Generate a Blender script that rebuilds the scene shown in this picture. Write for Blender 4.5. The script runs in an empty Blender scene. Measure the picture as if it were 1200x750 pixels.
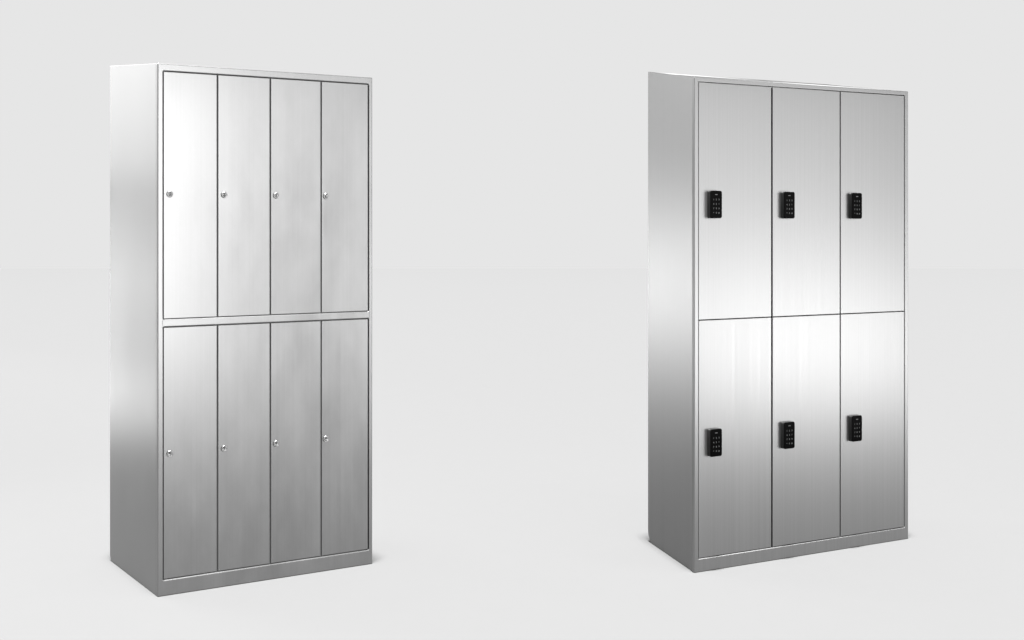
import bpy, bmesh, math, random
from mathutils import Vector, Matrix
random.seed(4)
S = bpy.context.scene
C = S.collection
R = math.radians

# ------------------------------------------------------------------ camera
CAM_H = 1.33
cd = bpy.data.cameras.new('camera')
cd.sensor_width = 36.0
cd.lens = 1536.63 / 1200 * 36.0
cd.shift_y = -(375 - 263.81) / 1200
cd.clip_start = 0.05
cd.clip_end = 2000
cam = bpy.data.objects.new('camera', cd)
C.objects.link(cam)
cam.location = (0, 0, CAM_H)
cam.rotation_euler = (R(90), 0, 0)
S.camera = cam

# ------------------------------------------------------------------ world: even pale grey studio surround
BG = 0.791
w = bpy.data.worlds.new('World')
S.world = w
w.use_nodes = True
b = w.node_tree.nodes['Background']
b.inputs['Color'].default_value = (BG, BG, BG, 1)
b.inputs['Strength'].default_value = 1.0

S.view_settings.view_transform = 'Standard'
S.view_settings.look = 'None'
S.view_settings.exposure = 0
S.view_settings.gamma = 1
S.cycles.use_denoising = True
S.cycles.max_bounces = 8

# ------------------------------------------------------------------ added fill lamps
def fill_lamp(name, loc, target, sx, sy, radiance, spread=180):
    """A rectangular softbox of the given face radiance, aimed at target."""
    ld = bpy.data.lights.new(name, 'AREA')
    ld.shape = 'RECTANGLE'
    ld.size, ld.size_y = sx, sy
    ld.energy = radiance * math.pi * sx * sy
    ld.spread = R(spread)
    o = bpy.data.objects.new(name, ld)
    C.objects.link(o)
    o.location = loc
    d = Vector(target) - Vector(loc)
    o.rotation_euler = d.to_track_quat('-Z', 'Y').to_euler()
    return o

FLOOR_ALB = 0.12
# added overhead fill, set very high so that the floor is lit evenly
OV = (BG - FLOOR_ALB * BG) / FLOOR_ALB          # wanted irradiance / pi
fill_lamp('overhead_fill', (0, -12, 400), (0, 8, 0), 25, 25, 1.005 * OV * 16e4 * math.pi / (25 * 25), 180)
LAMPS = [  # unseen fills, added to shape the highlights on the steel
    # name, position, aim, width, height, radiance, spread
    ('fill_front', (1.65, 1.7, 0.3), (-1, 4.85, 1.2), 1.3, 0.5, 0.808, 70),
    ('fill_front', (1.65, 1.7, 0.75), (-1, 4.85, 1.2), 1.3, 0.4, 1.153, 70),
    ('fill_front', (1.65, 1.7, 1.25), (-1, 4.85, 1.2), 1.3, 0.5, 1.164, 70),
    ('fill_front', (1.65, 1.7, 2.1), (-1, 4.85, 1.2), 1.3, 0.9, 1.707, 70),
    ('fill_right', (4.45, 3.7, 0.3), (1.2, 5.25, 1), 1.7, 0.4, 2.379, 70),
    ('fill_right', (4.45, 3.7, 0.75), (1.2, 5.25, 1), 1.7, 0.5, 1.440, 70),
    ('fill_right', (4.45, 3.7, 1.3), (1.2, 5.25, 1), 1.7, 0.6, 0.764, 70),
    ('fill_right', (4.45, 3.7, 2.1), (1.2, 5.25, 1), 1.7, 0.9, 0.795, 70),
    ('fill_rear_left', (-4.25, 7, 0.2), (-1.5, 5, 1.2), 2.2, 0.4, 0.410, 80),
    ('fill_rear_left', (-4.25, 7, 0.6), (-1.5, 5, 1.2), 2.2, 0.4, 0.095, 80),
    ('fill_rear_left', (-4.25, 7, 1.3), (-1.5, 5, 1.2), 2.2, 0.8, 0.136, 80),
    ('fill_rear_left', (-4.25, 7, 2.1), (-1.5, 5, 1.2), 2.2, 0.9, 0.517, 80),
    ('fill_rear_left', (-4.25, 7, 3.2), (-1.5, 5, 1.2), 2.2, 1.2, 2.255, 80),
    ('fill_far_left', (-7.5, 14.4, 0.4), (0.6, 5.3, 1.2), 2.2, 0.8, 3.277, 50),
    ('fill_far_left', (-7.5, 14.4, 1.2), (0.6, 5.3, 1.2), 2.2, 0.8, 1.784, 50),
    ('fill_far_left', (-7.5, 14.4, 2.2), (0.6, 5.3, 1.2), 2.2, 1.2, 0.155, 50),
    ('fill_far_left', (-7.5, 14.4, 3.6), (0.6, 5.3, 1.2), 2.2, 2, 0.638, 50),
    ('fill_rear_low', (-4.2, 8.7, 0.3), (0.6, 5.3, 0.7), 1.4, 0.5, 0.452, 36),
    ('fill_front_side', (2.9, 2.5, 2.1), (-1, 4.85, 1.2), 1.3, 0.9, 0.336, 70),
    ('fill_front_side', (2.9, 2.5, 3.2), (-1, 4.85, 1.2), 1.3, 1.2, 0.384, 70),
    ('fill_front_low', (2.3, 2.1, 0.35), (-0.8, 4.95, 1.1), 1, 0.5, 0.302, 70),
    ('fill_front_low', (2.3, 2.1, 0.9), (-0.8, 4.95, 1.1), 1, 0.4, 0.071, 70),
]
for a in LAMPS:
    fill_lamp(*a)

# ------------------------------------------------------------------ materials
def mat(name):
    m = bpy.data.materials.new(name)
    m.use_nodes = True
    nt = m.node_tree
    return m, nt, nt.nodes['Principled BSDF'], nt.nodes, nt.links

def math_node(N, L, op, a, bval, clamp=False):
    n = N.new('ShaderNodeMath'); n.operation = op; n.use_clamp = clamp
    for i, v in enumerate((a, bval)):
        if hasattr(v, 'links'): L.new(v, n.inputs[i])
        else: n.inputs[i].default_value = v
    return n.outputs[0]

def rng(N, L, v, lo, hi, f0=0.0, f1=1.0):
    n = N.new('ShaderNodeMapRange'); n.clamp = True
    n.inputs[1].default_value, n.inputs[2].default_value = f0, f1
    n.inputs[3].default_value, n.inputs[4].default_value = lo, hi
    L.new(v, n.inputs[0])
    return n.outputs[0]

def noise(N, L, scale, seed_out, detail=2.0, rough=0.5):
    tc = N.new('ShaderNodeTexCoord')
    mp = N.new('ShaderNodeMapping')
    mp.inputs['Scale'].default_value = scale
    L.new(tc.outputs['Object'], mp.inputs['Vector'])
    n = N.new('ShaderNodeTexNoise'); n.noise_dimensions = '4D'
    n.inputs['Scale'].default_value = 1.0
    n.inputs['Detail'].default_value = detail
    n.inputs['Roughness'].default_value = rough
    L.new(mp.outputs[0], n.inputs['Vector'])
    L.new(seed_out, n.inputs['W'])
    return n.outputs['Fac']

def seed(N, L):
    oi = N.new('ShaderNodeObjectInfo')
    return math_node(N, L, 'MULTIPLY', oi.outputs['Random'], 37.0)

def steel(name, base, rough, aniso, streak_col, streak_rough, bump_fine, bump_wave, cloud, tint):
    """Stainless sheet: vertical brushing, faint clouding and slight waviness."""
    m, nt, P, N, L = mat(name)
    sd = seed(N, L)
    fine = noise(N, L, (210, 210, 0.5), sd, 3.0, 0.65)
    band = noise(N, L, (95, 95, 0.25), sd, 2.0, 0.6)
    cl = noise(N, L, (8.0, 8.0, 3.2), sd, 5.0, 0.62)
    wave = noise(N, L, (2.2, 2.2, 1.1), sd, 1.0, 0.4)
    st = math_node(N, L, 'ADD', math_node(N, L, 'MULTIPLY', fine, 0.6), math_node(N, L, 'MULTIPLY', band, 0.4))
    v = rng(N, L, st, 1.0 - streak_col, 1.0 + streak_col, 0.3, 0.7)
    v2 = rng(N, L, cl, 1.0 - cloud, 1.0 + cloud, 0.3, 0.7)
    val = math_node(N, L, 'MULTIPLY', math_node(N, L, 'MULTIPLY', v, v2), base)
    cc = N.new('ShaderNodeCombineColor')
    for i in range(3): L.new(val, cc.inputs[i])
    L.new(cc.outputs[0], P.inputs['Base Color'])
    P.inputs['Metallic'].default_value = 1.0
    P.inputs['Specular Tint'].default_value = (tint, tint, tint, 1)
    r = math_node(N, L, 'ADD', rng(N, L, st, rough - streak_rough, rough + streak_rough, 0.3, 0.7),
                  rng(N, L, cl, -cloud * 0.5, cloud * 0.5, 0.3, 0.7))
    L.new(r, P.inputs['Roughness'])
    P.inputs['Anisotropic'].default_value = aniso
    if aniso > 0:
        tg = N.new('ShaderNodeTangent'); tg.direction_type = 'RADIAL'; tg.axis = 'Z'
        L.new(tg.outputs[0], P.inputs['Tangent'])
    b1 = N.new('ShaderNodeBump'); b1.inputs['Strength'].default_value = 1.0
    b1.inputs['Distance'].default_value = bump_wave
    L.new(wave, b1.inputs['Height'])
    if bump_fine:
        b2 = N.new('ShaderNodeBump'); b2.inputs['Strength'].default_value = 1.0
        b2.inputs['Distance'].default_value = bump_fine
        L.new(fine, b2.inputs['Height'])
        L.new(b1.outputs[0], b2.inputs['Normal'])
        b1 = b2
    L.new(b1.outputs[0], P.inputs['Normal'])
    return m

STEEL_SATIN = steel('satin_stainless_steel', 0.235, 0.32, 0.0, 0.04, 0.02, 0.0, 0.0018, 0.062, 0.8)
STEEL_BRUSH = steel('brushed_stainless_steel', 0.25, 0.43, 0.6, 0.08, 0.038, 0.00002, 0.0, 0.006, 0.25)

def plain(name, col, rough, metal=0.0, spec=0.5, grain=0.0):
    m, nt, P, N, L = mat(name)
    P.inputs['Base Color'].default_value = (*col, 1)
    P.inputs['Roughness'].default_value = rough
    P.inputs['Metallic'].default_value = metal
    P.inputs['Specular IOR Level'].default_value = spec
    if grain:
        sd = seed(N, L)
        g = noise(N, L, (40, 40, 40), sd, 4.0)
        L.new(rng(N, L, g, max(rough - grain, 0.02), rough + grain, 0.3, 0.7), P.inputs['Roughness'])
    return m

GAP = plain('dark_gap_shade', (0.09, 0.09, 0.09), 0.9, 0.0, 0.2)  # shade in the door gaps, put in as dark colour
GAP_GREY = plain('grey_gap_shade', (0.13, 0.13, 0.13), 0.8, 0.0, 0.2)  # softer gap shade in colour, for the eight-door locker
CHROME = plain('nickel_lock', (0.36, 0.36, 0.36), 0.30, 1.0, grain=0.05)
SLOT = plain('keyway_dark', (0.07, 0.07, 0.07), 0.6)
BLACK = plain('black_gloss_plastic', (0.002, 0.002, 0.002), 0.2, 0.0, 0.01, grain=0.05)
BLACK_SIDE = plain('charcoal_plastic', (0.022, 0.022, 0.022), 0.42, 0.0, 0.25, grain=0.08)
DIGIT = plain('grey_key_print', (0.055, 0.055, 0.055), 0.5)
FLOOR, nt, P, N, L = mat('pale_paper')
P.inputs['Roughness'].default_value = 1.0
P.inputs['Specular IOR Level'].default_value = 0.0
g = noise(N, L, (9, 9, 9), seed(N, L), 5.0)
v = rng(N, L, g, FLOOR_ALB * 0.997, FLOOR_ALB * 1.003, 0.3, 0.7)
cc = N.new('ShaderNodeCombineColor')
for i in range(3): L.new(v, cc.inputs[i])
L.new(cc.outputs[0], P.inputs['Base Color'])

# ------------------------------------------------------------------ mesh helpers
def link(name, bm, mats, parent=None, loc=(0, 0, 0), bevel=0.0, segs=2, smooth=False, flat=False):
    me = bpy.data.meshes.new(name)
    bmesh.ops.recalc_face_normals(bm, faces=bm.faces)
    bm.to_mesh(me); bm.free()
    for m in (mats if isinstance(mats, (list, tuple)) else [mats]): me.materials.append(m)
    o = bpy.data.objects.new(name, me)
    C.objects.link(o)
    o.location = loc
    o.parent = parent
    if bevel and not flat:
        for p in me.polygons: p.use_smooth = True
    if bevel:
        md = o.modifiers.new('edge', 'BEVEL'); md.width = bevel; md.segments = segs
        md.limit_method = 'ANGLE'; md.angle_limit = R(40); md.harden_normals = not flat
    if smooth:
        for p in me.polygons: p.use_smooth = True
    return o

def box(bm, x0, x1, y0, y1, z0, z1, mi=0):
    v = [bm.verts.new((x, y, z)) for z in (z0, z1) for y in (y0, y1) for x in (x0, x1)]
    for f in ((0, 2, 3, 1), (4, 5, 7, 6), (0, 1, 5, 4), (2, 6, 7, 3), (0, 4, 6, 2), (1, 3, 7, 5)):
        bm.faces.new([v[i] for i in f]).material_index = mi
    return v

def rrect(x0, x1, z0, z1, r, n=4):
    pts = []
    for cx, cz, a0 in ((x1 - r, z1 - r, 0), (x0 + r, z1 - r, 90), (x0 + r, z0 + r, 180), (x1 - r, z0 + r, 270)):
        for i in range(n + 1):
            a = R(a0 + 90 * i / n)
            pts.append((cx + r * math.cos(a), cz + r * math.sin(a)))
    return pts

def plate(outer, holes, y0, y1):
    """Flat sheet in the x-z plane with holes, from y0 to y1."""
    bm = bmesh.new()
    edges = []
    for loop in [outer] + holes:
        vs = [bm.verts.new((x, y0, z)) for x, z in loop]
        edges += [bm.edges.new((vs[i], vs[(i + 1) % len(vs)])) for i in range(len(vs))]
    bmesh.ops.triangle_fill(bm, edges=edges, use_beauty=True, use_dissolve=False)
    r = bmesh.ops.extrude_face_region(bm, geom=bm.faces[:])
    bmesh.ops.translate(bm, verts=[e for e in r['geom'] if isinstance(e, bmesh.types.BMVert)], vec=(0, y1 - y0, 0))
    return bm

def prism(poly, d):
    """Extrude a 3-D polygon by the vector d."""
    bm = bmesh.new()
    vs = [bm.verts.new(p) for p in poly]
    f = bm.faces.new(vs)
    r = bmesh.ops.extrude_face_region(bm, geom=[f])
    bmesh.ops.translate(bm, verts=[e for e in r['geom'] if isinstance(e, bmesh.types.BMVert)], vec=d)
    return bm

def copy_child(src, parent, loc):
    o = src.copy(); C.objects.link(o); o.parent = parent; o.location = loc
    return o

# ------------------------------------------------------------------ floor
bm = bmesh.new()
vs = [bm.verts.new(p) for p in ((-16, -6, 0), (16, -6, 0), (16, 40, 0), (-16, 40, 0))]
bm.faces.new(vs)
fl = link('floor', bm, FLOOR)
fl['kind'] = 'structure'

# ------------------------------------------------------------------ cabinet carcass shared by both lockers
def carcass(root, W, D, H, HB, skew, steel_mat, holes, frame_bev, rear_r, gap_mat, gap_y, ft=0.018):
    """side panels, sloping top, back, painted gap shade and the front frame."""
    tl = math.tan(skew)
    slope = (HB - H) / D
    f = link('front_frame', plate([(0, 0), (W, 0), (W, H), (0, H)], holes, 0, ft), steel_mat, root, bevel=frame_bev, segs=3, flat=True)
    # left side: profile in depth and height, a few of its lower rear points rounded
    y0, y1, i = ft + 0.0008, D, 0.0006
    def sx(y): return i + y * tl
    pts = [(y0, 0.0)]
    for k in range(7):
        a = R(-90 + 90 * k / 6)
        pts.append((y1 - rear_r + rear_r * math.cos(a), rear_r + rear_r * math.sin(a)))
    pts += [(y1, H + slope * y1 - 0.0006), (y0, H + slope * y0 - 0.0006)]
    link('side_panel', prism([(sx(y), y, z) for y, z in pts], (0.016, 0, 0)), steel_mat, root, bevel=0.0015)
    pts2 = [(y0, 0.0), (y1, 0.0), (y1, H + slope * y1 - 0.0006), (y0, H + slope * y0 - 0.0006)]
    link('side_panel', prism([(W - i, y, z) for y, z in pts2], (-0.016, 0, 0)), steel_mat, root, bevel=0.0015)
    # top sheet lies between the side panels
    t = [(sx(y0) + 0.017, y0, H + slope * y0 - 0.002), (W - 0.0176, y0, H + slope * y0 - 0.002),
         (W - 0.0176, D - 0.002, H + slope * D - 0.002), (sx(D) + 0.017, D - 0.002, H + slope * D - 0.002)]
    link('top_panel', prism(t, (0, 0, -0.014)), steel_mat, root)
    bm = bmesh.new()
    box(bm, sx(D) + 0.017, W - 0.0176, D - 0.018, D - 0.003, 0.02, H - 0.02)
    link('back_panel', bm, steel_mat, root)
    bm = bmesh.new()
    box(bm, 0.0185, W - 0.0175, gap_y, gap_y + 0.004, 0.05, H - 0.0265)
    link('gap_shade_sheet', bm, gap_mat, root)  # added sheet behind the doors, coloured as shade in the gaps
    return f

def door_mesh(w, h, t):
    bm = bmesh.new()
    box(bm, 0, w, 0, t, 0, h)
    return bm

def lathe(bm, prof, cx, cz, n=28, mi=0):
    """prof: (radius, y) pairs; axis along -y at (cx, cz)."""
    rings = []
    for r, y in prof:
        if r == 0:
            rings.append([bm.verts.new((cx, y, cz))])
        else:
            rings.append([bm.verts.new((cx + r * math.cos(2 * math.pi * i / n), y, cz + r * math.sin(2 * math.pi * i / n))) for i in range(n)])
    for a, c in zip(rings, rings[1:]):
        for i in range(n):
            j = (i + 1) % n
            if len(c) == 1: f = bm.faces.new((a[i], a[j], c[0]))
            else: f = bm.faces.new((a[i], a[j], c[j], c[i]))
            f.material_index = mi
            f.smooth = True

# ================================================================== the eight-door locker
yaw = 0.56915
W, D, H, HB = 0.85384, 0.60919, 1.90968, 1.96230
A = bpy.data.objects.new('locker_cabinet', None); C.objects.link(A)
A.location = (-1.26719, 4.68790, 0); A.rotation_euler = (0, 0, yaw)
A['label'] = 'satin stainless steel locker with eight narrow doors and small round key locks'
A['category'] = 'locker'
X0, X1 = 0.0195, 0.8385
ZU0, ZU1, ZL0, ZL1 = 0.9915, 1.8835, 0.0575, 0.9645
carcass(A, W, D, H, HB, 0.0, STEEL_SATIN,
        [rrect(X0, X1, ZU0, ZU1, 0.006), rrect(X0, X1, ZL0, ZL1, 0.006)], 0.0035, 0.03, GAP_GREY, 0.0095)
cols = [X0, 0.2238, 0.4297, 0.6370, X1]
g = 0.0024
def fit_lock(door):
    """nickel cam lock near the hinge-free edge of the door"""
    bm = bmesh.new()
    lathe(bm, [(0.0120, 0.001), (0.0120, -0.0030), (0.0106, -0.0056), (0.0090, -0.0062), (0.0082, -0.0046), (0, -0.0046)], 0, 0)
    lk = link('lock', bm, CHROME, door)
    return lk
def fit_key(door):
    bm = bmesh.new()
    box(bm, -0.0011, 0.0011, -0.0056, -0.0046, -0.0052, 0.0052)
    lathe(bm, [(0.0026, -0.0046), (0.0026, -0.0057), (0, -0.0057)], 0, 0, 14)
    return link('keyhole', bm, SLOT, door)
first = None
for r, (z0, z1, lz) in enumerate(((ZU0, ZU1, 1.4415), (ZL0, ZL1, 0.5083))):
    for c in range(4):
        xa, xb = cols[c] + g, cols[c + 1] - g
        if c == 0: xa += 0.0010
        dr = link('door', door_mesh(xb - xa, z1 - z0 - 2 * g, 0.016), STEEL_SATIN, A, (xa, 0.0035, z0 + g), bevel=0.0018, segs=2)
        lx = (0.0455, 0.2489, 0.4525, 0.6561)[c]
        p = (lx - xa, 0, lz - z0 - g)
        if first is None:
            first = (fit_lock(dr), fit_key(dr))
            for o in first: o.location = p
        else:
            for o in first: copy_child(o, dr, p)
        # each key was left at a slightly different angle
        dr.children[-1].rotation_euler = (0, R(random.uniform(-40, 40)), 0)

# ================================================================== the six-door locker
yaw = 0.50874
W, D, H, HB = 1.12587, 0.50312, 1.89716, 1.97607
B = bpy.data.objects.new('locker_cabinet', None); C.objects.link(B)
B.location = (0.69725, 5.01156, 0); B.rotation_euler = (0, 0, yaw)
B['label'] = 'brushed stainless steel locker with six wide doors and black keypad locks'
B['category'] = 'locker'
X0, X1, Z0, ZM, Z1 = 0.0195, 1.1050, 0.0515, 0.9655, 1.8795
carcass(B, W, D, H, HB, R(15.19), STEEL_BRUSH, [rrect(X0, X1, Z0, Z1, 0.003)], 0.003, 0.05, GAP, 0.030)
cols = [X0, 0.3828, 0.7432, X1]
gaps = [0.0022, 0.0038, 0.0026, 0.0022]         # half gap at each upright line

def keypad_bm():
    bm = bmesh.new()
    w_, h_ = 0.0560, 0.106
    pts = rrect(0, w_, 0, h_, 0.0075, 5)
    def ring(s, y):
        return [bm.verts.new((w_ / 2 + (x - w_ / 2) * s[0], y, h_ / 2 + (z - h_ / 2) * s[1])) for x, z in pts]
    prof = [((1, 1), 0.0), ((1, 1), -0.0050), ((0.965, 0.98), -0.0056), ((0.965, 0.98), -0.0066),
            ((1, 1), -0.0072), ((1, 1), -0.0185), ((0.985, 0.992), -0.0195), ((0.94, 0.968), -0.0200)]
    rs = [ring(*p) for p in prof]
    for k, (a, c) in enumerate(zip(rs, rs[1:])):
        for i in range(len(pts)):
            j = (i + 1) % len(pts)
            f = bm.faces.new((a[i], a[j], c[j], c[i])); f.smooth = True
            f.material_index = 1 if k >= 5 else 0
    bm.faces.new(rs[-1]).material_index = 1
    bm.faces.new(list(reversed(rs[0])))
    return bm

def text_mesh(s, size):
    cu = bpy.data.curves.new('text', 'FONT')
    cu.body = s; cu.size = size; cu.align_x = 'CENTER'; cu.align_y = 'CENTER'
    cu.extrude = 0.0001; cu.offset = 0.0002
    o = bpy.data.objects.new('text', cu); C.objects.link(o)
    dg = bpy.context.evaluated_depsgraph_get(); dg.update()
    me = bpy.data.meshes.new_from_object(o.evaluated_get(dg))
    bpy.data.objects.remove(o)
    return me

def digits_bm():
    bm = bmesh.new()
    for r, row in enumerate(('123', '456', '789', '*0#')):
        for c, ch in enumerate(row):
            me = text_mesh(ch, 0.0088)
            n0 = len(bm.verts)
            bm.from_mesh(me)
            bm.verts.ensure_lookup_table()
            M = Matrix.Translation((0.0152 + c * 0.0128, -0.02015, 0.0715 - r * 0.0170)) @ Matrix.Rotation(R(90), 4, 'X')
            bmesh.ops.transform(bm, matrix=M, verts=bm.verts[n0:])
    # small status light window above the keys
    return bm

proto = None
for r, (z0, z1) in enumerate(((ZM, Z1), (Z0, ZM))):
    za = z0 + (0.0016 if r == 0 else 0.0022)
    zb = z1 - (0.0022 if r == 0 else 0.0016)
    for c in range(3):
        xa, xb = cols[c] + gaps[c], cols[c + 1] - gaps[c + 1]
        dr = link('door', door_mesh(xb - xa, zb - za, 0.016), STEEL_BRUSH, B, (xa, 0.0015, za), bevel=0.0012, segs=2)
        kx = (0.0625, 0.4275, 0.7885)[c]
        kz = (1.3565, 0.4405)[r]
        p = (kx - xa, 0, kz - za)
        if proto is None:
            k = link('keypad_lock', keypad_bm(), [BLACK_SIDE, BLACK], dr)
            d_ = link('key_digits', digits_bm(), DIGIT, dr)
            bm = bmesh.new(); box(bm, 0.0222, 0.0337, -0.0203, -0.01985, 0.0895, 0.0925)
            s_ = link('status_light', bm, DIGIT, dr)
            proto = (k, d_, s_)
            for o in proto: o.location = p
        else:
            for o in proto: copy_child(o, dr, p)
